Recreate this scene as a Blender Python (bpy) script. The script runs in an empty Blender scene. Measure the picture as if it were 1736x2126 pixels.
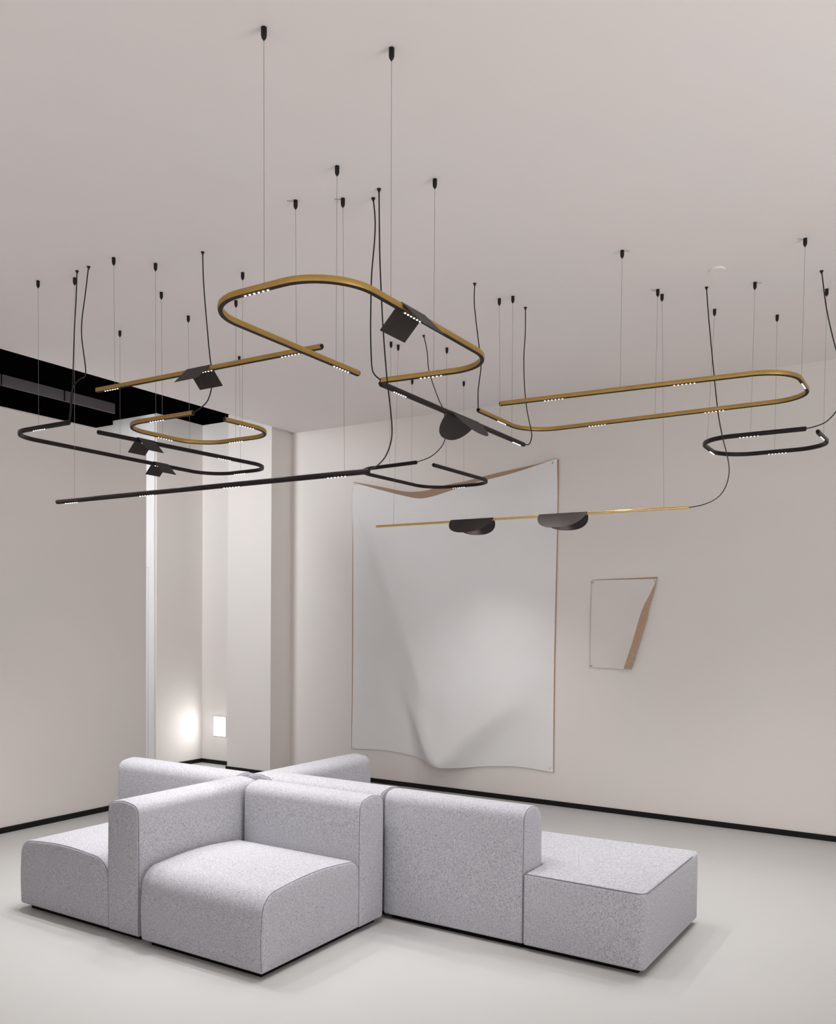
import bpy, bmesh, math, random
from mathutils import Vector, Matrix

random.seed(4)
scene = bpy.context.scene
COL = scene.collection

# ---------------------------------------------------------------- camera
IMG_W, IMG_H = 1736, 2126
F_PX, YAW, PITCH, ROLL, PP_Y = 1823.278, 0.560373724, -0.0281393189, 0.00990556924, 1341.60
EYE = 1.63
cam = bpy.data.cameras.new('camera')
cam_ob = bpy.data.objects.new('camera', cam)
COL.objects.link(cam_ob)
cam.sensor_fit = 'HORIZONTAL'
cam.sensor_width = 36.0
cam.lens = F_PX / IMG_W * 36.0
cam.shift_y = (PP_Y - IMG_H / 2) / IMG_W
cam.clip_start = 0.05
fw = Vector((-math.sin(YAW) * math.cos(PITCH), math.cos(YAW) * math.cos(PITCH), math.sin(PITCH)))
rt = Vector((math.cos(YAW), math.sin(YAW), 0))
up = rt.cross(fw)
r2 = math.cos(ROLL) * rt + math.sin(ROLL) * up
u2 = -math.sin(ROLL) * rt + math.cos(ROLL) * up
cam_ob.matrix_world = Matrix(((r2.x, u2.x, -fw.x, 0), (r2.y, u2.y, -fw.y, 0), (r2.z, u2.z, -fw.z, EYE), (0, 0, 0, 1)))
scene.camera = cam_ob

# ---------------------------------------------------------------- world, lights, exposure
scene.view_settings.view_transform = 'Standard'
scene.view_settings.look = 'None'
scene.view_settings.gamma = 1.0
scene.view_settings.use_curve_mapping = False
scene.view_settings.exposure = 0.08
FILL_A, FILL_B, CORR, LED_W, LED_ANGLE, UP_A, UP_B = 0.5, 10, 265, 19.5, 98, 114, 198
world = bpy.data.worlds.new('world'); scene.world = world
world.use_nodes = True
world.node_tree.nodes['Background'].inputs[0].default_value = (0.9, 0.93, 1.0, 1)
world.node_tree.nodes['Background'].inputs[1].default_value = 0.0

def area_light(name, loc, aim, sx, sy, power, col):
    l = bpy.data.lights.new(name, 'AREA'); l.shape = 'RECTANGLE'; l.size = sx; l.size_y = sy
    l.energy = power; l.color = col
    o = bpy.data.objects.new(name, l); COL.objects.link(o)
    o.location = loc
    o.rotation_euler = (Vector(aim) - Vector(loc)).to_track_quat('-Z', 'Y').to_euler()
    return o
def spot_light(name, loc, aim, power, angle, blend, rad, col):
    l = bpy.data.lights.new(name, 'SPOT'); l.energy = power; l.spot_size = math.radians(angle)
    l.spot_blend = blend; l.shadow_soft_size = rad; l.color = col
    o = bpy.data.objects.new(name, l); COL.objects.link(o); o.location = loc
    o.rotation_euler = (Vector(aim) - Vector(loc)).to_track_quat('-Z', 'Y').to_euler()
    return o

# soft fill added out of view behind and to the right of the photographer
area_light('fill_light', (-1.2, -3.3, 1.7), (-2.2, 3.0, 1.9), 6.0, 2.6, FILL_A, (1.0, 0.97, 0.95))
area_light('fill_light_side', (3.9, 2.6, 1.7), (-2.0, 3.4, 1.9), 6.0, 2.6, FILL_B, (1.0, 0.97, 0.95))
# unseen upward fill added to brighten the ceiling from behind and the right
area_light('ceiling_fill', (-1.6, -2.4, 1.9), (-1.8, -1.2, 3.62), 8.0, 1.8, UP_A, (1.0, 0.985, 0.975))
area_light('ceiling_fill_side', (3.2, 2.4, 1.7), (1.2, 2.6, 3.62), 2.2, 8.0, UP_B, (1.0, 0.985, 0.975))
# corridor lamp behind the partition, lamp in the niche
spot_light('corridor_lamp', (-6.75, 3.9, 3.45), (-7.0, 6.9, 1.2), CORR, 120, 0.8, 0.4, (0.97, 0.98, 1.0))

# ---------------------------------------------------------------- materials
def mat(name, col, rough=0.6, metal=0.0, spec=0.5):
    m = bpy.data.materials.new(name); m.use_nodes = True
    b = m.node_tree.nodes['Principled BSDF']
    b.inputs['Base Color'].default_value = (*col, 1)
    b.inputs['Roughness'].default_value = rough
    b.inputs['Metallic'].default_value = metal
    b.inputs['Specular IOR Level'].default_value = spec
    return m
def noise_mat(name, c1, c2, scale, rough=0.7, bump=0.0, bscale=None, detail=4.0, spec=0.4, metal=0.0, rrange=None, dist=0.002, lohi=(0.35, 0.65)):
    m = mat(name, c1, rough, metal, spec); nt = m.node_tree; b = nt.nodes['Principled BSDF']
    tc = nt.nodes.new('ShaderNodeTexCoord')
    n = nt.nodes.new('ShaderNodeTexNoise'); n.inputs['Scale'].default_value = scale; n.inputs['Detail'].default_value = detail
    nt.links.new(tc.outputs['Object'], n.inputs['Vector'])
    r = nt.nodes.new('ShaderNodeValToRGB')
    r.color_ramp.elements[0].position = lohi[0]; r.color_ramp.elements[1].position = lohi[1]
    r.color_ramp.elements[0].color = (*c1, 1); r.color_ramp.elements[1].color = (*c2, 1)
    nt.links.new(n.outputs['Fac'], r.inputs['Fac']); nt.links.new(r.outputs['Color'], b.inputs['Base Color'])
    if rrange:
        mr = nt.nodes.new('ShaderNodeMapRange'); mr.inputs['To Min'].default_value = rrange[0]; mr.inputs['To Max'].default_value = rrange[1]
        nt.links.new(n.outputs['Fac'], mr.inputs['Value']); nt.links.new(mr.outputs['Result'], b.inputs['Roughness'])
    if bump:
        n2 = nt.nodes.new('ShaderNodeTexNoise'); n2.inputs['Scale'].default_value = bscale or scale; n2.inputs['Detail'].default_value = 6
        nt.links.new(tc.outputs['Object'], n2.inputs['Vector'])
        bp = nt.nodes.new('ShaderNodeBump'); bp.inputs['Strength'].default_value = bump; bp.inputs['Distance'].default_value = dist
        nt.links.new(n2.outputs['Fac'], bp.inputs['Height']); nt.links.new(bp.outputs['Normal'], b.inputs['Normal'])
    return m
def emit_mat(name, col, strength):
    m = bpy.data.materials.new(name); m.use_nodes = True
    b = m.node_tree.nodes['Principled BSDF']
    b.inputs['Base Color'].default_value = (*col, 1)
    b.inputs['Emission Color'].default_value = (*col, 1)
    b.inputs['Emission Strength'].default_value = strength
    return m

M = {}
M['ceiling'] = noise_mat('ceiling_paint', (0.885, 0.825, 0.813), (0.865, 0.83, 0.813), 1.2, 0.9, 0.05, 60, spec=0.2)
M['wall'] = noise_mat('wall_paint', (0.805, 0.755, 0.73), (0.785, 0.755, 0.725), 1.5, 0.85, 0.05, 80, spec=0.25)
M['floor'] = noise_mat('resin_floor', (0.465, 0.462, 0.455), (0.45, 0.447, 0.438), 1.1, 0.45, 0.03, 18, spec=0.4, rrange=(0.38, 0.52))
M['black_paint'] = mat('black_paint', (0.0012, 0.0012, 0.0013), 0.9, 0, 0.0)
M['skirting'] = mat('skirting_black', (0.006, 0.0055, 0.005), 0.55, 0, 0.25)
M['dark_glass'] = mat('dark_glass', (0.095, 0.085, 0.092), 0.2, 0, 0.5)
M['white_lacquer'] = mat('white_lacquer', (0.82, 0.815, 0.81), 0.4)
M['brass'] = noise_mat('brushed_gold', (0.42, 0.255, 0.062), (0.47, 0.29, 0.078), 9, 0.42, spec=0.5, metal=0.55)
M['polished'] = noise_mat('polished_brass', (0.72, 0.50, 0.17), (0.80, 0.57, 0.22), 9, 0.22, spec=0.5, metal=0.9)
M['bronze'] = noise_mat('black_bronze', (0.010, 0.0065, 0.006), (0.014, 0.009, 0.0085), 14, 0.36, spec=0.28)
M['shade'] = noise_mat('shade_brown', (0.022, 0.016, 0.0145), (0.027, 0.020, 0.018), 20, 0.5, spec=0.3)
M['channel'] = mat('channel_black', (0.012, 0.009, 0.008), 0.6, 0, 0.2)
M['cable'] = mat('cable_black', (0.010, 0.008, 0.008), 0.5, 0, 0.3)
M['wire'] = mat('steel_wire', (0.24, 0.225, 0.22), 0.5, 0.3)
M['cap'] = mat('cap_black', (0.008, 0.005, 0.005), 0.5, 0, 0.3)
M['led'] = emit_mat('led_light', (1.0, 0.98, 0.95), 5.0)
M['led_plate'] = mat('led_plate', (0.05, 0.045, 0.045), 0.5)
M['wall_light'] = emit_mat('wall_light_glow', (1.0, 0.995, 0.985), 24.0)
M['linen'] = noise_mat('raw_linen', (0.44, 0.30, 0.21), (0.50, 0.35, 0.245), 60, 0.9, 0.2, 300, spec=0.1)
M['canvas'] = noise_mat('primed_canvas', (0.825, 0.815, 0.81), (0.84, 0.835, 0.835), 3, 0.75, 0.12, 500, spec=0.2, dist=0.001)
M['paper'] = noise_mat('primed_paper', (0.755, 0.712, 0.685), (0.765, 0.725, 0.695), 8, 0.8, 0.05, 200, spec=0.2, dist=0.001)
M['steel'] = mat('steel_pin', (0.10, 0.10, 0.11), 0.35, 0.8)
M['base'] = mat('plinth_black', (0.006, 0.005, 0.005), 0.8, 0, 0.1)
M['piping'] = mat('piping_grey', (0.17, 0.17, 0.19), 0.9, 0, 0.1)

def fabric():
    m = mat('grey_wool', (0.4, 0.4, 0.42), 0.95, 0, 0.12); nt = m.node_tree; b = nt.nodes['Principled BSDF']
    tc = nt.nodes.new('ShaderNodeTexCoord'); facs = []
    for sc in ((1, 1, 0.42), (0.45, 0.45, 1)):                 # upright and level yarns
        mp = nt.nodes.new('ShaderNodeMapping'); mp.inputs['Scale'].default_value = sc
        n = nt.nodes.new('ShaderNodeTexNoise'); n.inputs['Scale'].default_value = 300; n.inputs['Detail'].default_value = 2.0; n.inputs['Roughness'].default_value = 0.6
        nt.links.new(tc.outputs['Object'], mp.inputs['Vector']); nt.links.new(mp.outputs['Vector'], n.inputs['Vector']); facs.append(n.outputs['Fac'])
    ad = nt.nodes.new('ShaderNodeMath'); ad.operation = 'ADD'; nt.links.new(facs[0], ad.inputs[0]); nt.links.new(facs[1], ad.inputs[1])
    hf = nt.nodes.new('ShaderNodeMath'); hf.operation = 'MULTIPLY'; hf.inputs[1].default_value = 0.5; nt.links.new(ad.outputs[0], hf.inputs[0])
    r = nt.nodes.new('ShaderNodeValToRGB'); e = r.color_ramp.elements
    e[0].position = 0.34; e[0].color = (0.205, 0.202, 0.222, 1)
    e[1].position = 0.64; e[1].color = (0.535, 0.533, 0.575, 1)
    x = e.new(0.47); x.color = (0.385, 0.382, 0.414, 1)
    nt.links.new(hf.outputs[0], r.inputs['Fac']); nt.links.new(r.outputs['Color'], b.inputs['Base Color'])
    bp = nt.nodes.new('ShaderNodeBump'); bp.inputs['Strength'].default_value = 0.2; bp.inputs['Distance'].default_value = 0.0015
    nt.links.new(hf.outputs[0], bp.inputs['Height']); nt.links.new(bp.outputs['Normal'], b.inputs['Normal'])
    b.inputs['Sheen Weight'].default_value = 0.12
    b.inputs['Sheen Roughness'].default_value = 0.5
    return m
M['fabric'] = fabric()

# ---------------------------------------------------------------- helpers
def link_mesh(name, bm, mats, parent=None, smooth=False, origin=(0, 0, 0)):
    me = bpy.data.meshes.new(name)
    bmesh.ops.recalc_face_normals(bm, faces=bm.faces)
    bmesh.ops.translate(bm, verts=bm.verts, vec=-Vector(origin))
    bm.to_mesh(me); bm.free()
    for m in (mats if isinstance(mats, (list, tuple)) else [mats]):
        me.materials.append(m)
    if smooth:
        for p in me.polygons: p.use_smooth = True
        if hasattr(me, 'set_sharp_from_angle'): me.set_sharp_from_angle(angle=math.radians(40))
    o = bpy.data.objects.new(name, me); COL.objects.link(o)
    if parent: o.parent = parent
    else: o.location = origin
    return o
def thing(name, label, cat, loc, group=None):
    o = bpy.data.objects.new(name, None); COL.objects.link(o); o.empty_display_size = 0.1
    o.location = loc; o['label'] = label; o['category'] = cat
    if group: o['group'] = group
    return o
def box(bm, x0, x1, y0, y1, z0, z1, bevel=0.0, seg=2, mi=0):
    r = bmesh.ops.create_cube(bm, size=1.0)
    vs = r['verts']
    for v in vs:
        v.co = Vector((x0 + (v.co.x + .5) * (x1 - x0), y0 + (v.co.y + .5) * (y1 - y0), z0 + (v.co.z + .5) * (z1 - z0)))
    fs = {f for v in vs for f in v.link_faces}
    for f in fs: f.material_index = mi
    if bevel:
        es = list({e for v in vs for e in v.link_edges})
        bmesh.ops.bevel(bm, geom=es, offset=bevel, segments=seg, affect='EDGES', profile=0.5)
def structure(name, boxes, m, bevel=0.0):
    bm = bmesh.new()
    for b in boxes: box(bm, *b, bevel=bevel)
    o = link_mesh(name, bm, m); o['kind'] = 'structure'
    return o
def tube(bm, pts, rad, seg=8, caps=True, mi=0):
    pts = [Vector(p) for p in pts]
    rings = []; prev = None
    for i, p in enumerate(pts):
        if i == 0: t = pts[1] - p
        elif i == len(pts) - 1: t = p - pts[i - 1]
        else: t = (pts[i + 1] - p).normalized() + (p - pts[i - 1]).normalized()
        t.normalize()
        if prev is None:
            a = Vector((0, 0, 1)) if abs(t.z) < 0.9 else Vector((1, 0, 0))
            n = t.cross(a).normalized()
        else:
            n = (prev - t * prev.dot(t)).normalized()
        prev = n; bb = t.cross(n)
        rr = rad[i] if isinstance(rad, (list, tuple)) else rad
        rings.append([bm.verts.new(p + n * (rr * math.cos(2 * math.pi * k / seg)) + bb * (rr * math.sin(2 * math.pi * k / seg))) for k in range(seg)])
    for a, b in zip(rings, rings[1:]):
        for k in range(seg):
            f = bm.faces.new((a[k], a[(k + 1) % seg], b[(k + 1) % seg], b[k])); f.material_index = mi
    if caps:
        bm.faces.new(rings[0][::-1]).material_index = mi; bm.faces.new(rings[-1]).material_index = mi
def smooth_curve(pts, sub=6):
    P = [Vector(p) for p in pts]; out = []
    for i in range(len(P) - 1):
        p0 = P[i - 1] if i else P[0] * 2 - P[1]; p1 = P[i]; p2 = P[i + 1]
        p3 = P[i + 2] if i + 2 < len(P) else P[-1] * 2 - P[-2]
        for k in range(sub):
            t = k / sub
            out.append(0.5 * ((2 * p1) + (p2 - p0) * t + (2 * p0 - 5 * p1 + 4 * p2 - p3) * t * t + (3 * p1 - p0 - 3 * p2 + p3) * t ** 3))
    out.append(P[-1]); return out

# ---------------------------------------------------------------- the setting
CZ = 3.62            # ceiling
LX = -6.15           # left partition plane / edge of the white ceiling
BY = 7.257           # back wall
NX, NY = -7.40, 7.165  # niche left wall, niche back wall
RZ = 3.824           # black recess ceiling
SK = 0.043
structure('floor', [(-8.6, 4.2, -3.6, 7.6, -0.1, 0.0)], M['floor'])
structure('ceiling', [(LX + 0.02, 4.2, -3.6, 7.6, CZ, CZ + 0.3)], M['ceiling'])
structure('ceiling_recess', [(-8.6, LX + 0.02, -3.6, 7.6, RZ, RZ + 0.1)], M['black_paint'])
structure('wall_back', [(-6.165, 4.2, BY, BY + 0.2, 0, CZ)], M['wall'])
structure('wall_left', [(LX - 0.12, LX, -3.6, 5.286, 0, 3.195)], M['wall'])
structure('wall_corridor', [(-8.57, -8.37, -3.6, 6.5, 0, RZ)], M['wall'])
structure('wall_niche_side', [(-8.57, NX, 6.5, NY + 0.2, 0, RZ)], M['wall'])
structure('wall_niche_back', [(NX, -6.78, NY, NY + 0.2, 0, RZ)], M['wall'])
structure('wall_pillar', [(-6.78, -6.165, 6.935, BY + 0.2, 0, RZ)], M['wall'])
structure('wall_right', [(4.0, 4.2, -3.6, 7.4, 0, CZ)], M['wall'])
structure('wall_front', [(-8.6, 4.2, -3.6, -3.4, 0, CZ)], mat('dark_front_wall', (0.12, 0.11, 0.105), 0.8))  # unseen wall, made dark to cut light bounced onto front faces
structure('trim_1', [(-8.37, NX - 0.012, 6.478, 6.4995, SK, RZ - 0.01)], M['white_lacquer'])
# seam of the white lining boards
structure('trim_2', [(-7.503, -7.499, 6.4765, 6.4785, SK, 2.184), (-7.70, -7.503, 6.4765, 6.4785, 2.182, 2.186)], mat('seam_grey', (0.5, 0.5, 0.5), 0.8))
structure('baseboard_back', [(-6.165, 4.0, BY - 0.012, BY, 0, SK)], M['skirting'])
structure('baseboard_left', [(LX, LX + 0.012, -3.4, 5.286, 0, SK)], M['skirting'])
structure('baseboard_niche', [(NX, NX + 0.012, 6.5, NY, 0, SK), (NX + 0.012, -6.78, NY - 0.012, NY, 0, SK)], M['skirting'])
structure('baseboard_pillar', [(-6.78, -6.153, 6.923, 6.935, 0, SK), (-6.165, -6.153, 6.935, BY - 0.012, 0, SK), (-6.792, -6.78, 6.923, NY - 0.012, 0, SK)], M['skirting'])
# black bulkhead under the recess ceiling, hard against the corridor wall
structure('trim_3', [(-8.37, -8.08, -3.4, 6.478, 3.77, RZ)], M['black_paint'])
t = thing('glass_screen', 'dark glossy glass band under the black recess ceiling above the left wall', 'glass panel', (-7.45, 4.0, RZ))
bm = bmesh.new()
box(bm, -7.462, -7.45, -3.0, 6.0, 3.722, RZ, 0.0)
link_mesh('glass', bm, M['dark_glass'], t, origin=t.location)
for yy in (3.2, 4.22, 4.75, 5.4):
    bm = bmesh.new(); box(bm, -7.4495, -7.446, yy, yy + 0.008, 3.722, RZ)
    link_mesh('joint', bm, M['black_paint'], t, origin=t.location)

# round cover plate on the ceiling
bm = bmesh.new()
bmesh.ops.create_cone(bm, cap_ends=True, segments=40, radius1=0.041, radius2=0.045, depth=0.010, matrix=Matrix.Translation((-1.243, 5.10, CZ - 0.005)))
o = link_mesh('cover_plate', bm, M['ceiling'], smooth=True, origin=(-1.243, 5.10, CZ))
o['label'] = 'small round white cover plate flush on the ceiling at the right'; o['category'] = 'ceiling plate'

# wall light low in the niche
wl = thing('wall_light', 'small square glowing white light low on the niche wall beside the pillar', 'wall light', (-7.108, NY, 0.428))
bm = bmesh.new(); box(bm, -7.20, -7.016, NY - 0.012, NY, 0.318, 0.538, 0.002)
link_mesh('housing', bm, M['white_lacquer'], wl, origin=wl.location)
bm = bmesh.new(); box(bm, -7.194, -7.022, NY - 0.016, NY - 0.011, 0.324, 0.532, 0.001)
link_mesh('diffuser', bm, M['wall_light'], wl, origin=wl.location)

# ---------------------------------------------------------------- canvas and paper on the back wall
def lerp(a, b, t): return a + (b - a) * t
def interp(tab, x):
    for (a, fa), (b, fb) in zip(tab, tab[1:]):
        if x <= b:
            t = (x - a) / (b - a); t = t * t * (3 - 2 * t) * 0.6 + t * 0.4
            return fa + (fb - fa) * t
    return tab[-1][1]
def seg_dist(px, py, ax, ay, bx, by):
    dx, dy = bx - ax, by - ay; t = max(0, min(1, ((px - ax) * dx + (py - ay) * dy) / (dx * dx + dy * dy)))
    sx, sy = px - ax - t * dx, py - ay - t * dy
    side = (dx * (py - ay) - dy * (px - ax)) / math.hypot(dx, dy)
    return math.hypot(sx, sy), t, side
cx0, cx1 = -5.335, -3.112
TOP = [(-0.15, 3.10), (0, 3.032), (0.161, 2.931), (0.306, 2.842), (0.384, 2.806), (0.44, 2.814), (0.506, 2.846), (0.640, 2.920), (0.824, 2.990), (1.0, 3.070), (1.15, 3.12)]
BOT = [(-0.15, 0.30), (0, 0.318), (0.10, 0.333), (0.192, 0.336), (0.320, 0.318), (0.420, 0.277), (0.505, 0.246), (0.588, 0.253), (0.681, 0.282), (0.815, 0.313), (0.901, 0.312), (1.0, 0.297), (1.15, 0.28)]
def spline(tab, x):
    """Catmull-Rom through (x, y) pairs, first and last pair only set the end slopes"""
    for i in range(1, len(tab) - 2):
        if x <= tab[i + 1][0] or i == len(tab) - 3:
            (x0, y0), (x1, y1), (x2, y2), (x3, y3) = tab[i - 1:i + 3]
            t = (x - x1) / (x2 - x1); d = x2 - x1
            m1 = (y2 - y0) / (x2 - x0) * d; m2 = (y3 - y1) / (x3 - x1) * d
            return (2 * t ** 3 - 3 * t * t + 1) * y1 + (t ** 3 - 2 * t * t + t) * m1 + (3 * t * t - 2 * t ** 3) * y2 + (t ** 3 - t * t) * m2
def g(x, w): return math.exp(-(x / w) ** 2)
def sstep(a, b, x):
    t = max(0.0, min(1.0, (x - a) / (b - a))); return t * t * (3 - 2 * t)
CREASE_S = [(-0.3, 0.80), (-0.1, 0.70), (0.10, 0.52), (0.25, 0.33), (0.345, 0.18), (0.42, 0.065), (0.475, 0.030), (0.54, 0.065), (0.66, 0.135), (0.80, 0.205), (1.0, 0.29), (1.2, 0.36)]
CH = [(-0.1, 0), (0, 0), (0.22, 0.0), (0.33, 0.30), (0.42, 0.9), (0.48, 1.0), (0.60, 0.85), (0.74, 0.70), (0.84, 0.42), (0.95, 0.05), (1, 0), (1.1, 0)]
def lin_tab(tab, x):
    for (a, fa), (b, fb) in zip(tab, tab[1:]):
        if x <= b: return fa + (fb - fa) * max(0, (x - a) / (b - a))
    return tab[-1][1]
def canvas_off(u, v):
    """distance off the wall; v = 0 bottom, 1 top"""
    edge = math.sin(math.pi * max(0, min(1, u)))
    o = 0.012 + 0.035 * edge * math.sin(math.pi * max(0, min(1, v)))
    o += 0.10 * g(u - 0.38, 0.30) * edge * max(0, (v - 0.80) / 0.20) ** 1.6      # slack top edge leans off the wall
    # long drape from the top left pin down to the bottom pleat: gentle above, falling away sharply below
    d, t, s = seg_dist(u, v, 0.03, 0.99, 0.40, 0.30)
    k = 0.046 * sstep(0, 0.10, t + 0.02) * (1 - 0.35 * t)
    o += k * lerp(g(d, 0.06), g(d, 0.17), sstep(-0.05, 0.08, s))
    d, t, s = seg_dist(u, v, 0.97, 0.99, 0.60, 0.52)
    o += 0.030 * (1 - 0.6 * t) * lerp(g(d, 0.14), g(d, 0.06), sstep(-0.05, 0.05, s))
    # slack arcs under the top edge
    r = v - (0.80 + 0.35 * (u - 0.42) ** 2); o += 0.016 * g(r, 0.035) * edge
    r = v - (0.68 + 0.40 * (u - 0.45) ** 2); o += 0.010 * g(r, 0.05) * edge
    # belly above the crease that rises from the bottom pleat to both sides
    vc = spline(CREASE_S, u); h = 0.115 * max(0, spline(CH, u)); dv = v - vc
    o += h * (math.exp(-(dv / 0.23) ** 1.6) if dv > 0 else g(dv, 0.075))
    d, t, s = seg_dist(u, v, 0.46, 0.0, 0.335, 0.22); o += 0.020 * (1 - t) * lerp(g(d, 0.10), g(d, 0.04), sstep(-0.04, 0.04, s))
    d, t, s = seg_dist(u, v, 0.50, 0.0, 0.62, 0.06); o += 0.025 * (1 - t) * g(d, 0.03)
    return max(0.006, o)
def sheet(bm, fn, nu, nv, mi=0, thick=0.0016):
    """double-sided sheet: front grid, back grid, rim"""
    F = [[Vector(fn(i / nu, j / nv)) for i in range(nu + 1)] for j in range(nv + 1)]
    vf = [[bm.verts.new(p) for p in r] for r in F]
    vb = [[bm.verts.new(p + Vector((0, thick, 0))) for p in r] for r in F]
    for j in range(nv):
        for i in range(nu):
            bm.faces.new((vf[j][i], vf[j][i + 1], vf[j + 1][i + 1], vf[j + 1][i])).material_index = mi
            bm.faces.new((vb[j][i], vb[j + 1][i], vb[j + 1][i + 1], vb[j][i + 1])).material_index = 1
    rim = [(0, i) for i in range(nu + 1)] + [(j, nu) for j in range(1, nv + 1)] + [(nv, i) for i in range(nu - 1, -1, -1)] + [(j, 0) for j in range(nv - 1, 0, -1)]
    for a, b in zip(rim, rim[1:] + rim[:1]):
        bm.faces.new((vf[a[0]][a[1]], vb[a[0]][a[1]], vb[b[0]][b[1]], vf[b[0]][b[1]])).material_index = 1
def canvas_pt(u, v):
    x = lerp(cx0, cx1, u); z = lerp(spline(BOT, u), spline(TOP, u), v)
    x += 0.010 * math.sin(v * 5.0) * (1 - 2 * u) * 0.6
    return (x, BY - canvas_off(u, v), z)
cv = thing('canvas', 'large unstretched white canvas pinned to the back wall with sagging top edge', 'canvas', (-4.22, BY, 0.3))
bm = bmesh.new(); sheet(bm, canvas_pt, 130, 160)
link_mesh('primed_face', bm, [M['canvas'], M['linen']], cv, smooth=True, origin=cv.location)
# raw linen back showing where the top edge has slumped forward
FLAP = [(-0.1, 0.01), (0, 0.012), (0.12, 0.030), (0.29, 0.050), (0.37, 0.085), (0.45, 0.105), (0.52, 0.088), (0.60, 0.060), (0.80, 0.042), (0.93, 0.016), (1, 0.004), (1.1, 0.0)]
def flap_pt(u, v):
    x, y, z = canvas_pt(u, 1.0)
    h = spline(FLAP, u)
    return (x, lerp(y + 0.004, BY - 0.006, v), z - 0.003 + h * v)
bm = bmesh.new(); sheet(bm, flap_pt, 64, 6, thick=0.001)
link_mesh('linen_fold', bm, [M['linen'], M['linen']], cv, smooth=True, origin=cv.location)
# raw linen selvedge along both sides
for u0, sgn in ((0.0, -1), (1.0, 1)):
    bm = bmesh.new()
    w = 0.018 if sgn < 0 else 0.010
    def side_pt(a, b, u0=u0, sgn=sgn, w=w):
        x, y, z = canvas_pt(u0, b)
        k = 0.35 + 0.65 * math.sin(math.pi * (0.15 + 0.8 * b))
        return (x + sgn * w * a * k, lerp(y + 0.0005, BY - 0.003, a), z)
    sheet(bm, side_pt, 2, 60, thick=0.001)
    link_mesh('linen_edge', bm, [M['linen'], M['linen']], cv, origin=cv.location)
def pin(parent, x, z, dx, dz, y):
    bm = bmesh.new(); tube(bm, [(x, BY - 0.001, z), (x + dx * 0.2, y - 0.006, z + dz * 0.2), (x + dx, y - 0.012, z + dz)], 0.0022, 6)
    link_mesh('pin', bm, M['steel'], parent, origin=parent.location)
for (u, v, dx, dz) in ((0.006, 0.995, 0.02, -0.004), (0.985, 0.995, -0.006, -0.02), (0.006, 0.006, 0.018, 0.004), (0.985, 0.010, 0.012, 0.012)):
    x, y, z = canvas_pt(u, v); pin(cv, x, z, dx, dz, y)

pp = thing('paper_sheet', 'small white sheet pinned to the back wall with its right edge curled over', 'paper', (-2.5, BY, 1.25))
px0, pxt, pxb, pz0, pz1 = -2.778, -2.216, -2.412, 1.247, 2.0
FOLD = [(-0.1, -2.49), (0.0, -2.469), (0.05, -2.457), (0.315, -2.397), (0.54, -2.352), (0.69, -2.316), (0.82, -2.266), (1.0, -2.205), (1.1, -2.17)]
def fold_x(v): return spline(FOLD, v)   # visible right boundary (fold line) from bottom to top
def paper_pt(u, v):
    x = lerp(px0 + 0.006 * math.sin(math.pi * v) - 0.004 * math.sin(4 * v), fold_x(v), u)
    y = 0.012 + 0.012 * math.sin(math.pi * v) * (1 - u) * 0.5 + (0.030 * (1 - v) ** 0.7 + 0.004) * max(0, (u - 0.45) / 0.55) ** 2
    z = lerp(pz0 - 0.002 * u, pz1 + 0.004 * u, v)
    return (x, BY - y, z)
bm = bmesh.new(); sheet(bm, paper_pt, 24, 30)
link_mesh('face', bm, [M['paper'], M['linen']], pp, smooth=True, origin=pp.location)
def curl_pt(a, v):
    x, y, z = paper_pt(1.0, v)
    w = spline([(-0.1, 0.062), (0, 0.060), (0.3, 0.058), (0.57, 0.062), (0.74, 0.042), (0.9, 0.016), (1.0, 0.0015), (1.1, 0.0)], v)
    return (x + w * a, y + 0.02 * a * (1 - v) - 0.004 * math.sin(math.pi * a) * (1 - v) + 0.001, z - 0.016 * a * (1 - v) + 0.012 * (1 - v))
bm = bmesh.new(); sheet(bm, curl_pt, 6, 30, thick=0.0012)
link_mesh('curled_edge', bm, [M['linen'], M['linen']], pp, smooth=True, origin=pp.location)
def ptop(a, v):
    u = a; x, y, z = paper_pt(u, 1.0)
    return (x, lerp(y, BY - 0.003, v), z + (0.004 + 0.012 * u) * v)
bm = bmesh.new(); sheet(bm, ptop, 20, 2, thick=0.001)
link_mesh('linen_edge', bm, [M['linen'], M['linen']], pp, origin=pp.location)
for (x, z, dx, dz) in ((-2.785, 1.985, 0.034, -0.006), (-2.228, 1.995, 0.006, -0.016), (-2.788, 1.252, 0.03, 0.012)):
    pin(pp, x, z, dx, dz, BY - 0.012)

# ---------------------------------------------------------------- sofa
def profile(a0, a1, z0, z1, ra, rb, rbot=0.012, crown=0.0, bulge=0.0, n=8):
    """closed outline in (a, z), top corners rounded by ra (at a0) and rb (at a1)"""
    P = []
    def arc(ca, cz, r, t0, t1, rz=None):
        rz = rz or r
        for k in range(n + 1):
            t = t0 + (t1 - t0) * k / n
            P.append((ca + r * math.cos(t), cz + rz * math.sin(t)))
    arc(a0 + rbot, z0 + rbot, rbot, -math.pi / 2, -math.pi)
    for k in range(1, 6): P.append((a0 - bulge * math.sin(math.pi * k / 6), lerp(z0 + rbot, z1 - ra, k / 6)))
    arc(a0 + ra, z1 - ra, ra, math.pi, math.pi / 2)
    for k in range(1, 10): P.append((lerp(a0 + ra, a1 - rb, k / 10), z1 + crown * math.sin(math.pi * k / 10)))
    arc(a1 - rb, z1 - rb, rb, math.pi / 2, 0)
    for k in range(1, 6): P.append((a1 + bulge * math.sin(math.pi * k / 6), lerp(z1 - rb, z0 + rbot, k / 6)))
    arc(a1 - rbot, z0 + rbot, rbot, 0, -math.pi / 2)
    return P
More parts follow.
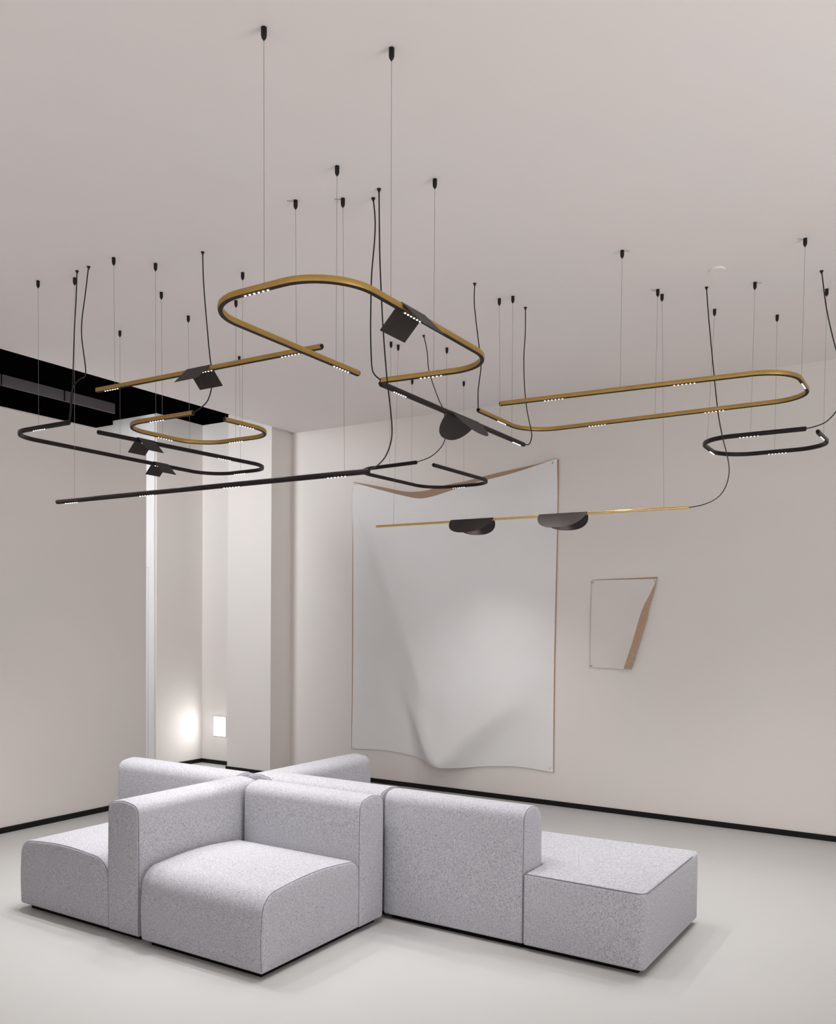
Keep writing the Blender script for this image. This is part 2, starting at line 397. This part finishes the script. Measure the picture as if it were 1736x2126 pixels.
def inset_outline(P, d):
    """outline shrunk by d towards the inside"""
    n = len(P); out = []
    for i in range(n):
        p, q = P[i - 1], P[(i + 1) % n]
        tx, tz = q[0] - p[0], q[1] - p[1]; l = math.hypot(tx, tz) or 1
        out.append((P[i][0] + tz / l * d, P[i][1] - tx / l * d))
    return out
def block(name, axis, P, l0, l1, parent, rend=0.014, puff=0.006, m='fabric'):
    """upholstered block: outline P swept along axis, softly closed ends"""
    bm = bmesh.new()
    st = [(l0, rend)]
    for k in range(1, 4):
        a = math.pi / 2 * k / 3
        st.append((l0 + rend * (1 - math.cos(a)), rend * (1 - math.sin(a))))
    N = 10
    for k in range(1, N): st.append((lerp(l0 + rend, l1 - rend, k / N), 0.0))
    for k in range(0, 4):
        a = math.pi / 2 * (1 - k / 3)
        st.append((l1 - rend * (1 - math.cos(a)), rend * (1 - math.sin(a))))
    cz = sum(p[1] for p in P) / len(P); ca = sum(p[0] for p in P) / len(P)
    rings = []
    for (l, d) in st:
        O = inset_outline(P, d) if d > 1e-6 else P
        rings.append([bm.verts.new((l, a, z) if axis == 'x' else (a, l, z)) for a, z in O])
    n = len(P)
    for A, B in zip(rings, rings[1:]):
        for k in range(n):
            bm.faces.new((A[k], A[(k + 1) % n], B[(k + 1) % n], B[k]))
    for R_, s in ((rings[0], -1), (rings[-1], 1)):
        prev = R_; base = st[0][0] if s < 0 else st[-1][0]
        O = inset_outline(P, rend)
        for f_ in (0.75, 0.45, 0.2):
            l = base + s * puff * (1 - f_ ** 2)
            ring = [bm.verts.new((l, lerp(ca, a, f_), lerp(cz, z, f_)) if axis == 'x' else (lerp(ca, a, f_), l, lerp(cz, z, f_))) for a, z in O]
            for k in range(n): bm.faces.new((prev[k], prev[(k + 1) % n], ring[(k + 1) % n], ring[k]))
            prev = ring
        c = bm.verts.new((base + s * puff, ca, cz) if axis == 'x' else (ca, base + s * puff, cz))
        for k in range(n): bm.faces.new((prev[k], prev[(k + 1) % n], c))
    return link_mesh(name, bm, M[m], parent, smooth=True, origin=parent.location)
def piping(axis, P, l, parent_part, root, skip_bottom=True, rend=0.014, side=1, rad=0.0017):
    """dark stitched seam round the end of a block (sub-part of the block)"""
    O = inset_outline(P, 0.0035)
    if skip_bottom: O = [p for i, p in enumerate(O) if i >= 8 and i < len(O) - 8]
    pts = [((l, a, z) if axis == 'x' else (a, l, z)) for a, z in O]
    bm = bmesh.new(); tube(bm, pts, rad, 6)
    return link_mesh('piping', bm, M['piping'], parent_part, smooth=True, origin=root.location)
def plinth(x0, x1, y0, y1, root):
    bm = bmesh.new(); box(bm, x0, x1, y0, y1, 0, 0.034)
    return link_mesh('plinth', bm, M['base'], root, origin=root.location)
ZB = 0.03
GR = 'modules of the grey sectional sofa'

# front module: seat towards the viewer, back along its far side
s1 = thing('sofa_module', 'grey fabric sofa module nearest the viewer with its own square seat in front', 'sofa module', (-3.065, 3.42, 0), GR)
P = profile(2.945, 3.690, ZB, 0.395, 0.105, 0.085, crown=0.018, bulge=0.006)
b = block('seat', 'x', P, -3.465, -2.660, s1)
piping('x', P, -2.6655, b, s1); piping('x', P, -3.4595, b, s1)
P = profile(3.683, 3.902, ZB, 0.700, 0.060, 0.060, crown=0.008, bulge=0.003)
b = block('backrest', 'x', P, -3.470, -2.655, s1)
piping('x', P, -2.6605, b, s1); piping('x', P, -3.4645, b, s1)
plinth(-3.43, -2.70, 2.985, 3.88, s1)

# left module: back along its right side, seat to the left
s2 = thing('sofa_module', 'grey fabric sofa module at the left end with its tall back end towards the viewer', 'sofa module', (-3.985, 3.43, 0), GR)
P = profile(-4.475, -3.725, ZB, 0.395, 0.095, 0.12, crown=0.016, bulge=0.006)
b = block('seat', 'y', P, 2.960, 3.838, s2)
piping('y', P, 2.9655, b, s2)
P = profile(-3.727, -3.495, ZB, 0.700, 0.055, 0.055, crown=0.008, bulge=0.003)
b = block('backrest', 'y', P, 2.955, 3.838, s2)
piping('y', P, 2.9605, b, s2)
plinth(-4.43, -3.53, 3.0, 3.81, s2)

# rear left module: back along its near side, seat away from the viewer
s3 = thing('sofa_module', 'grey fabric sofa module behind the left one, turned towards the back wall', 'sofa module', (-4.1, 4.42, 0), GR)
P = profile(3.848, 4.072, ZB, 0.695, 0.065, 0.075, crown=0.006, bulge=0.003)
b = block('backrest', 'x', P, -4.765, -3.715, s3, rend=0.03)
piping('x', P, -3.7205, b, s3)
P = profile(4.067, 4.900, ZB, 0.395, 0.05, 0.085, crown=0.012, bulge=0.006)
block('seat', 'x', P, -4.755, -3.720, s3)
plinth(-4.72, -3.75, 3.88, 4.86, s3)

# rear corner module: one back along its left side, one along its near side
s4 = thing('sofa_module', 'grey fabric corner sofa module in the middle rear with two backs', 'sofa module', (-3.2, 4.42, 0), GR)
P = profile(-3.705, -3.475, ZB, 0.700, 0.060, 0.060, crown=0.008, bulge=0.003)
b = block('backrest', 'y', P, 3.935, 4.945, s4)
piping('y', P, 3.9405, b, s4)
P = profile(3.935, 4.160, ZB, 0.700, 0.060, 0.060, crown=0.008, bulge=0.003)
b = block('backrest', 'x', P, -3.600, -2.703, s4)
piping('x', P, -2.7085, b, s4)
P = profile(4.155, 4.935, ZB, 0.395, 0.05, 0.085, crown=0.012, bulge=0.006)
block('seat', 'x', P, -3.470, -2.706, s4)
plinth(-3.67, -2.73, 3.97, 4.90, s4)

# right module: chaise with a short back on its near side
s5 = thing('sofa_module', 'grey fabric chaise sofa module at the right end with a short back', 'sofa module', (-1.95, 4.39, 0), GR)
P = profile(3.945, 4.160, ZB, 0.702, 0.060, 0.095, crown=0.004, bulge=0.004)
b = block('backrest', 'x', P, -2.687, -1.842, s5)
piping('x', P, -2.6815, b, s5); piping('x', P, -1.8475, b, s5)
bm = bmesh.new()
# L-shaped seat, cut out round the back
pts = [(-2.685, 4.165), (-1.836, 4.165), (-1.836, 3.938), (-1.228, 3.934), (-1.220, 4.85), (-2.685, 4.85)]
vb = [bm.verts.new((x, y, ZB)) for x, y in pts]; f = bm.faces.new(vb)
r = bmesh.ops.extrude_face_region(bm, geom=[f])
vt = [v for v in r['geom'] if isinstance(v, bmesh.types.BMVert)]
for v in vt: v.co.z = 0.392
bm.edges.ensure_lookup_table()
def pick(fn): return [e for e in bm.edges if fn(e.verts[0].co, e.verts[1].co)]
top = lambda a, b: a.z > 0.3 and b.z > 0.3
bmesh.ops.bevel(bm, geom=pick(lambda a, b: abs(a.z - b.z) > 0.2 and a.x > -1.3), offset=0.028, segments=5, affect='EDGES', profile=0.5)
bmesh.ops.bevel(bm, geom=pick(lambda a, b: top(a, b) and not (a.y > 4.84 and b.y > 4.84)), offset=0.020, segments=4, affect='EDGES', profile=0.5)
bmesh.ops.bevel(bm, geom=pick(lambda a, b: top(a, b) and a.y > 4.83 and b.y > 4.83 and abs(a.x - b.x) > 0.5 and max(a.z, b.z) > 0.385), offset=0.105, segments=8, affect='EDGES', profile=0.5)
bmesh.ops.bevel(bm, geom=pick(lambda a, b: a.z < 0.031 and b.z < 0.031), offset=0.012, segments=3, affect='EDGES', profile=0.5)
seat5 = link_mesh('seat', bm, M['fabric'], s5, smooth=True, origin=s5.location)
bm = bmesh.new()
tube(bm, [(-1.832, 3.943, 0.385), (-1.55, 3.9395, 0.3865), (-1.262, 3.938, 0.387), (-1.240, 3.948, 0.387), (-1.2275, 3.972, 0.387), (-1.226, 4.4, 0.3875), (-1.2248, 4.735, 0.3875)], 0.0022, 6)
link_mesh('piping', bm, M['piping'], seat5, smooth=True, origin=s5.location)
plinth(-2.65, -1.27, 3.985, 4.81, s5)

# ---------------------------------------------------------------- pendant lamps
CABLES = [
    ('KL', [(-2.35, 3.368, 3.62), (-2.349, 3.373, 3.429), (-2.347, 3.376, 3.298), (-2.341, 3.383, 3.122), (-2.334, 3.39, 2.969), (-2.321, 3.402, 2.77), (-2.308, 3.412, 2.638), (-2.3, 3.419, 2.527), (-2.306, 3.417, 2.46), (-2.327, 3.405, 2.397), (-2.358, 3.387, 2.357), (-2.395, 3.365, 2.33)]),
    ('GL', [(-2.423, 3.426, 3.62), (-2.412, 3.427, 3.519), (-2.41, 3.421, 3.416), (-2.415, 3.407, 3.256), (-2.412, 3.398, 3.096), (-2.407, 3.392, 2.959), (-2.397, 3.389, 2.823), (-2.384, 3.394, 2.782), (-2.356, 3.41, 2.755)]),
    ('GR', [(-2.509, 4.586, 3.62), (-2.511, 4.588, 3.503), (-2.499, 4.599, 3.364), (-2.48, 4.616, 3.183), (-2.48, 4.618, 3.113), (-2.492, 4.613, 3.0), (-2.492, 4.616, 2.885)]),
    ('DY', [(-2.422, 5.097, 3.62), (-2.418, 5.092, 3.461), (-2.422, 5.084, 3.309), (-2.414, 5.081, 3.126), (-2.397, 5.085, 2.974), (-2.371, 5.096, 2.844), (-2.367, 5.096, 2.798), (-2.379, 5.087, 2.755), (-2.407, 5.069, 2.752)]),
    ('KX', [(-3.261, 5.232, 3.62), (-3.245, 5.253, 3.51), (-3.24, 5.266, 3.396), (-3.215, 5.293, 3.282), (-3.184, 5.322, 3.178), (-3.161, 5.344, 3.112), (-3.15, 5.362, 2.987), (-3.161, 5.362, 2.904), (-3.192, 5.349, 2.847), (-3.253, 5.319, 2.791), (-3.34, 5.275, 2.755)]),
    ('SG', [(-3.566, 3.448, 3.62), (-3.568, 3.458, 3.451), (-3.56, 3.477, 3.221), (-3.553, 3.491, 3.068), (-3.546, 3.5, 2.991), (-3.549, 3.503, 2.913), (-3.57, 3.495, 2.835), (-3.603, 3.477, 2.794), (-3.644, 3.456, 2.765)]),
    ('KB', [(-4.379, 3.262, 3.62), (-4.385, 3.26, 3.462), (-4.395, 3.255, 3.271), (-4.401, 3.252, 3.065), (-4.407, 3.25, 2.914), (-4.415, 3.246, 2.804), (-4.424, 3.24, 2.757)]),
    ('KB', [(-4.269, 3.256, 3.62), (-4.295, 3.254, 3.47), (-4.321, 3.251, 3.325), (-4.328, 3.256, 3.219), (-4.322, 3.277, 3.035), (-4.353, 3.261, 3.0), (-4.385, 3.246, 2.965), (-4.403, 3.24, 2.911), (-4.413, 3.241, 2.83), (-4.424, 3.24, 2.757)]),
    ('BR', [(-1.361, 5.334, 3.62), (-1.35, 5.343, 3.468), (-1.329, 5.357, 3.243), (-1.304, 5.375, 2.989), (-1.287, 5.386, 2.848), (-1.263, 5.402, 2.721), (-1.24, 5.417, 2.622), (-1.231, 5.423, 2.536), (-1.247, 5.414, 2.451), (-1.287, 5.389, 2.385), (-1.355, 5.349, 2.344), (-1.43, 5.305, 2.325)]),
    ('KR', [(-0.749, 5.416, 3.62), (-0.724, 5.449, 3.417), (-0.683, 5.492, 3.22), (-0.638, 5.535, 3.049), (-0.641, 5.543, 2.929), (-0.668, 5.532, 2.856), (-0.721, 5.507, 2.792), (-0.78, 5.478, 2.765), (-0.82, 5.457, 2.755)]),
]

WIRES = [
    ('GL', (-2.055, 2.262), (-2.046, 2.259)),
    ('GL', (-1.747, 2.573), (-1.749, 2.585)),
    ('GL', (-2.393, 3.108), (-2.379, 3.092)),
    ('GL', (-2.084, 3.425), (-2.085, 3.434)),
    ('GS', (-2.753, 3.256), (-2.753, 3.268)),
    ('GS', (-4.047, 3.250), (-4.041, 3.254)),
    ('KL', (-2.549, 3.357), (-2.533, 3.364)),
    ('KL', (-4.483, 3.323), (-4.520, 3.348)),
    ('SG', (-3.578, 3.770), (-3.592, 3.787)),
    ('SG', (-3.923, 4.075), (-3.953, 4.107)),
    ('SG', (-3.909, 3.423), (-3.937, 3.452)),
    ('SG', (-4.220, 3.741), (-4.273, 3.799)),
    ('KB', (-4.724, 4.945), (-4.740, 4.982)),
    ('KB', (-4.391, 4.120), (-4.440, 4.182)),
    ('KB', (-5.028, 4.090), (-5.043, 4.105)),
    ('KB', (-4.709, 3.240), (-4.703, 3.238)),
    ('GR', (-2.496, 4.880), (-2.495, 4.906)),
    ('GR', (-1.616, 4.587), (-1.616, 4.589)),
    ('GR', (-1.618, 5.226), (-1.641, 5.287)),
    ('GR', (-0.762, 4.925), (-0.758, 4.878)),
    ('DY', (-2.407, 4.886), (-2.404, 4.889)),
    ('BR', (-1.619, 5.315), (-1.579, 5.295)),
    ('BR', (-3.532, 5.320), (-3.558, 5.318)),
    ('KR', (-1.102, 5.403), (-1.121, 5.458)),
    ('KR', (-1.410, 5.733), (-1.436, 5.720)),
    ('KR', (-1.092, 6.041), (-1.097, 6.078)),
    ('KR', (-0.761, 5.725), (-0.765, 5.753)),
    ('KX', (-3.263, 5.555), (-3.280, 5.590)),
    ('KX', (-3.593, 6.399), (-3.562, 6.362)),
    ('KX', (-3.932, 6.136), (-3.901, 6.092)),
    ('KX', (-3.540, 5.240), (-3.583, 5.297)),
]

LAMPS = {
 'GL': dict(z=2.755, path=[(-2.380, 3.258), (-2.374, 2.259), (-1.746, 2.259), (-1.757, 3.462), (-2.356, 3.410)], m='brass',
   label='large brushed gold open-loop pendant lamp nearest the viewer with one square folded dark shade', leds=[(-2.08, 2.26, 2.0), (-2.40, 3.13, 1.5), (-1.77, 2.73), (-2.1, 3.44, 0.6)],
   tent=[('y', -1.7495, 2.647, 2.812)]),
 'GS': dict(z=2.914, path=[(-4.193, 3.252), (-2.601, 3.270)], m='brass',
   label='straight brushed gold bar pendant lamp with one square folded dark shade at the left', leds=[(-4.07, 3.26, 3.2), (-2.79, 3.27), (-3.36, 3.26)],
   tent=[('x', 3.261, -3.481, -3.315)]),
 'KL': dict(z=2.330, path=[(-4.681, 3.347), (-2.395, 3.365)], m='bronze',
   label='long straight black bar pendant lamp without shades crossing the left half', leds=[(-4.55, 3.35), (-3.90, 3.35), (-3.26, 3.36), (-2.58, 3.36)], tent=[]),
 'SG': dict(z=2.765, path=[(-3.644, 3.456), (-4.285, 3.447), (-4.262, 4.107), (-3.572, 4.107), (-3.601, 3.652)], m='brass',
   label='small brushed gold open-loop pendant lamp in front of the black ceiling recess', leds=[(-3.93, 3.45), (-4.28, 3.82), (-3.95, 4.10), (-3.58, 3.82)], tent=[]),
 'KB': dict(z=2.757, path=[(-4.424, 3.240), (-5.042, 3.235), (-5.045, 4.983), (-4.378, 4.980), (-4.494, 3.496)], m='bronze',
   label='large black loop pendant lamp with two square folded shades at far left', leds=[(-4.70, 3.24, 3.4), (-4.40, 4.48), (-4.75, 4.98), (-4.465, 3.86, 1.6), (-5.045, 4.47)],
   tent=[('y', -4.468, 3.769, 3.906), ('y', -5.043, 4.401, 4.536)]),
 'GR': dict(z=2.885, path=[(-2.311, 4.547), (-0.758, 4.640), (-0.758, 5.272), (-2.498, 5.302), (-2.492, 4.616)], m='brass',
   label='long brushed gold loop pendant lamp stretching across the right side', leds=[(-1.99, 4.57), (-1.28, 4.61, 1.5), (-0.76, 4.95, 3.0), (-2.01, 5.29), (-1.29, 5.28, 1.4), (-2.495, 4.93)], tent=[]),
 'DY': dict(z=2.752, path=[(-2.381, 3.441), (-2.407, 5.069)], m='bronze',
   label='straight black bar pendant lamp with one rounded dark shade in the centre', leds=[(-2.385, 3.61, 0.4), (-2.405, 4.96), (-2.395, 4.33)],
   disc=[('y', -2.398, 4.115, 4.445)], tent=[]),
 'BR': dict(z=2.325, path=[(-3.707, 5.320), (-1.430, 5.293)], m='polished', thin=True,
   label='straight polished brass bar pendant lamp with two rounded dark shades before the canvas', leds=[],
   disc=[('x', 5.309, -3.07, -2.74), ('x', 5.301, -2.40, -2.07)], tent=[]),
 'KR': dict(z=2.755, path=[(-0.820, 5.457), (-1.432, 5.460), (-1.445, 6.082), (-0.752, 6.075), (-0.772, 5.574)], m='bronze',
   label='small black loop pendant lamp at far right below the long gold loop', leds=[(-1.13, 5.46, 1.5), (-1.44, 5.86), (-1.08, 6.08), (-0.76, 5.72, 1.6)], tent=[]),
 'KX': dict(z=2.755, path=[(-3.340, 5.275), (-3.938, 5.330), (-3.888, 6.362), (-3.258, 6.362), (-3.285, 5.420)], m='bronze',
   label='black open-loop pendant lamp in front of the slumped top edge of the canvas', leds=[(-3.61, 6.36, 2.2)], tent=[]),
}
def fillet(pts, r, n=14):
    P = [Vector((x, y, 0)) for x, y in pts]; out = [P[0]]
    for i in range(1, len(P) - 1):
        a = (P[i - 1] - P[i]).normalized(); b = (P[i + 1] - P[i]).normalized()
        half = math.acos(max(-1, min(1, a.dot(b)))) / 2
        d = min(r / math.tan(half), 0.48 * (P[i - 1] - P[i]).length if 1 < i else 0.9 * (P[i - 1] - P[i]).length, 0.48 * (P[i + 1] - P[i]).length if i < len(P) - 2 else 0.9 * (P[i + 1] - P[i]).length)
        rr = d * math.tan(half)
        c = P[i] + (a + b).normalized() * (rr / math.sin(half))
        p0, p1 = P[i] + a * d, P[i] + b * d
        v0, v1 = p0 - c, p1 - c
        ang = v0.angle(v1); s = 1 if v0.cross(v1).z > 0 else -1
        for k in range(n + 1):
            out.append(c + Matrix.Rotation(s * ang * k / n, 3, 'Z') @ v0)
    out.append(P[-1]); return out
def sweep_flat(bm, path, z, outline, caps=True):
    rings = []
    for i, p in enumerate(path):
        t = (path[min(i + 1, len(path) - 1)] - path[max(i - 1, 0)]).normalized(); nrm = Vector((-t.y, t.x, 0))
        rings.append([bm.verts.new(Vector((p.x, p.y, z)) + nrm * a + Vector((0, 0, h))) for a, h in outline])
    n = len(outline)
    for A, B in zip(rings, rings[1:]):
        for k in range(n): bm.faces.new((A[k], A[(k + 1) % n], B[(k + 1) % n], B[k]))
    if caps: bm.faces.new(rings[0][::-1]); bm.faces.new(rings[-1])
def nearest(path, q):
    best = None
    for a, b in zip(path, path[1:]):
        d = b - a; t = max(0, min(1, (q - a).dot(d) / d.dot(d))); p = a + d * t
        e = (p - q).length
        if best is None or e < best[0]: best = (e, p, d.normalized())
    return best[1], best[2]
W2, H2 = 0.0102, 0.0122        # half width, half height of the tube
RND = [(math.copysign(abs(math.cos(a)) ** 0.6, math.cos(a)) * W2, math.copysign(abs(math.sin(a)) ** 0.6, math.sin(a)) * H2) for a in [2 * math.pi * k / 20 for k in range(20)]]
roots = {}
PATHS = {}
for key, L in LAMPS.items():
    path = fillet(L['path'], 0.215); z = L['z']; PATHS[key] = path
    cxm = sum(p.x for p in path) / len(path); cym = sum(p.y for p in path) / len(path)
    root = thing('pendant_lamp', L['label'], 'pendant lamp', (cxm, cym, z), 'tubular pendant lamps under the ceiling'); roots[key] = root
    sc = 0.68 if L.get('thin') else 1.0
    bm = bmesh.new(); sweep_flat(bm, path, z, [(a * sc, h * sc) for a, h in RND])
    link_mesh('tube', bm, M[L['m']], root, smooth=True, origin=root.location)
    zb = z - H2 * sc
    if not L.get('thin'):
        bm = bmesh.new()
        inner = [nearest(path, p)[0] for p in path]
        sweep_flat(bm, path, z, [(-0.0076, -H2 - 0.0010), (0.0076, -H2 - 0.0010), (0.0080, -H2 + 0.0012), (-0.0080, -H2 + 0.0012)])
        link_mesh('light_channel', bm, M['channel'], root, origin=root.location)
    for e0, e1 in ((path[0], path[1]), (path[-1], path[-2])):
        d = (e0 - e1).normalized(); bm = bmesh.new()
        tube(bm, [Vector((e0.x, e0.y, z)) - d * 0.002, Vector((e0.x, e0.y, z)) + d * 0.004], 0.0108 * sc, 16)
        link_mesh('end_cap', bm, M['channel'] if L['m'] != 'polished' else M['polished'], root, smooth=True, origin=root.location)
    for q in L['leds']:
        p, d = nearest(path, Vector((q[0], q[1], 0)))
        bm = bmesh.new()
        n_ = Vector((-d.y, d.x, 0))
        c = Vector((p.x, p.y, z - H2 - 0.0010))
        R3 = Matrix(((d.x, n_.x, 0, 0), (d.y, n_.y, 0, 0), (0, 0, 1, 0), (0, 0, 0, 1)))
        v = bmesh.ops.create_cube(bm, size=1, matrix=Matrix.Translation(c) @ R3 @ Matrix.Diagonal((0.128, 0.0146, 0.0012, 1)))
        for f in bm.faces: f.material_index = 1
        for k in range(6):
            cc = c + d * ((k - 2.5) * 0.0205)
            s = bmesh.ops.create_uvsphere(bm, u_segments=10, v_segments=6, radius=1, matrix=Matrix.Translation(cc) @ Matrix.Diagonal((0.0038, 0.0038, 0.0036, 1)))
            for f in {f for v in s['verts'] for f in v.link_faces}: f.material_index = 0
        link_mesh('led_module', bm, [M['led'], M['led_plate']], root, smooth=True, origin=root.location)
        l = bpy.data.lights.new('led_beam', 'SPOT'); l.energy = LED_W; l.spot_size = math.radians(LED_ANGLE); l.spot_blend = 1.0
        if len(q) > 2: l.energy = LED_W * q[2]
        l.shadow_soft_size = 0.03; l.color = (1.0, 0.985, 0.975)
        lo = bpy.data.objects.new('led_beam', l); COL.objects.link(lo); lo.parent = root
        lo.location = c - Vector((0, 0, 0.012)) - Vector(root.location)
    # folded square shades
    def plate(bm, axis, pos, a0, a1, side, rounded, zr):
        th = math.radians(45); s = 0.120; T = 0.0018; off = 0.003
        if rounded:
            N = 28; prof = []
            for k in range(N + 1):
                a = math.pi * k / N
                prof.append(((a0 + a1) / 2 - (a1 - a0) / 2 * math.copysign(abs(math.cos(a)) ** 0.85, math.cos(a)), (0.142 if axis == 'x' else 0.158) * math.sin(a) ** 0.85))
        else:
            prof = [(a0, 0), (a0, s), (a1, s), (a1, 0)]
        fr, bk = [], []
        for a, d in prof:
            c_ = pos + side * (off + d * math.cos(th)); zz = zr - d * math.sin(th)
            nx, nz = side * math.sin(th), math.cos(th)
            for lst, o_ in ((fr, T), (bk, 0)):
                cc, z2 = c_ + nx * o_, zz + nz * o_
                lst.append(bm.verts.new((a, cc, z2) if axis == 'x' else (cc, a, z2)))
        bm.faces.new(fr); bm.faces.new(bk[::-1])
        n = len(fr)
        for k in range(n): bm.faces.new((fr[k], bk[k], bk[(k + 1) % n], fr[(k + 1) % n]))
    for lst, rounded in ((L.get('tent', []), False), (L.get('disc', []), True)):
        for axis, pos, a0, a1 in lst:
            bm = bmesh.new(); zr = z + H2 * sc + 0.002
            plate(bm, axis, pos, a0, a1, -1, rounded, zr); plate(bm, axis, pos, a0, a1, 1, rounded, zr)
            if axis == 'x': box(bm, a0, a1, pos - 0.005, pos + 0.005, zr - 0.001, zr + 0.0015)
            else: box(bm, pos - 0.005, pos + 0.005, a0, a1, zr - 0.001, zr + 0.0015)
            link_mesh('shade', bm, M['shade'], root, origin=root.location)
            if rounded and axis == 'x':
                bm = bmesh.new(); cxx = (a0 + a1) / 2
                box(bm, cxx - 0.06, cxx + 0.06, pos - 0.006, pos + 0.006, z - H2 * sc - 0.003, z - H2 * sc + 0.001)
                link_mesh('led_module', bm, M['led'], root, origin=root.location)
                spot = spot_light('led_beam', (cxx, pos, z - 0.03), (cxx - 0.9, pos + 1.5, 0.7), LED_W * 0.65, 85, 1.0, 0.04, (0.97, 0.98, 1.0))
                spot.parent = root; spot.matrix_parent_inverse = Matrix.Translation(-Vector(root.location))

for key, c, e in WIRES:
    root = roots[key]; p, d = nearest(PATHS[key], Vector((e[0], e[1], 0))); z = LAMPS[key]['z']
    bm = bmesh.new(); tube(bm, [(c[0], c[1], CZ - 0.038), (p.x, p.y, z + 0.008)], 0.0009, 6)
    w = link_mesh('suspension_wire', bm, M['wire'], root, smooth=True, origin=root.location)
    bm = bmesh.new(); tube(bm, [(c[0], c[1], CZ), (c[0], c[1], CZ - 0.002), (c[0], c[1], CZ - 0.027), (c[0], c[1], CZ - 0.036), (c[0], c[1], CZ - 0.041), (c[0], c[1], CZ - 0.045)],
                           [0.0095, 0.0100, 0.0100, 0.0075, 0.0032, 0.0015], 16)
    link_mesh('ceiling_cap', bm, M['cap'], w, smooth=True, origin=root.location)
    tail = {(-1.616, 4.587): 1, (-1.618, 5.226): -1, (-0.762, 4.925): -1, (-1.102, 5.403): 1, (-2.549, 3.357): -1, (-2.753, 3.256): -1}.get(c)
    if tail:
        bm = bmesh.new(); tube(bm, [(c[0], c[1], CZ - 0.006), (c[0] + tail * 0.022, c[1] + tail * 0.014, CZ - 0.004), (c[0] + tail * 0.034, c[1] + tail * 0.022, CZ - 0.0025)], 0.0012, 6)
        link_mesh('wire_tail', bm, M['wire'], w, smooth=True, origin=root.location)
for key, pts in CABLES:
    root = roots[key]; bm = bmesh.new(); tube(bm, smooth_curve(pts, 5), 0.0033, 8)
    w = link_mesh('power_cable', bm, M['cable'], root, smooth=True, origin=root.location)
    x, y, _ = pts[0]
    bm = bmesh.new(); tube(bm, [(x, y, CZ), (x, y, CZ - 0.004), (x, y, CZ - 0.010), (x, y, CZ - 0.016)], [0.0095, 0.0095, 0.006, 0.0038], 14)
    link_mesh('ceiling_ferrule', bm, M['cap'], w, smooth=True, origin=root.location)
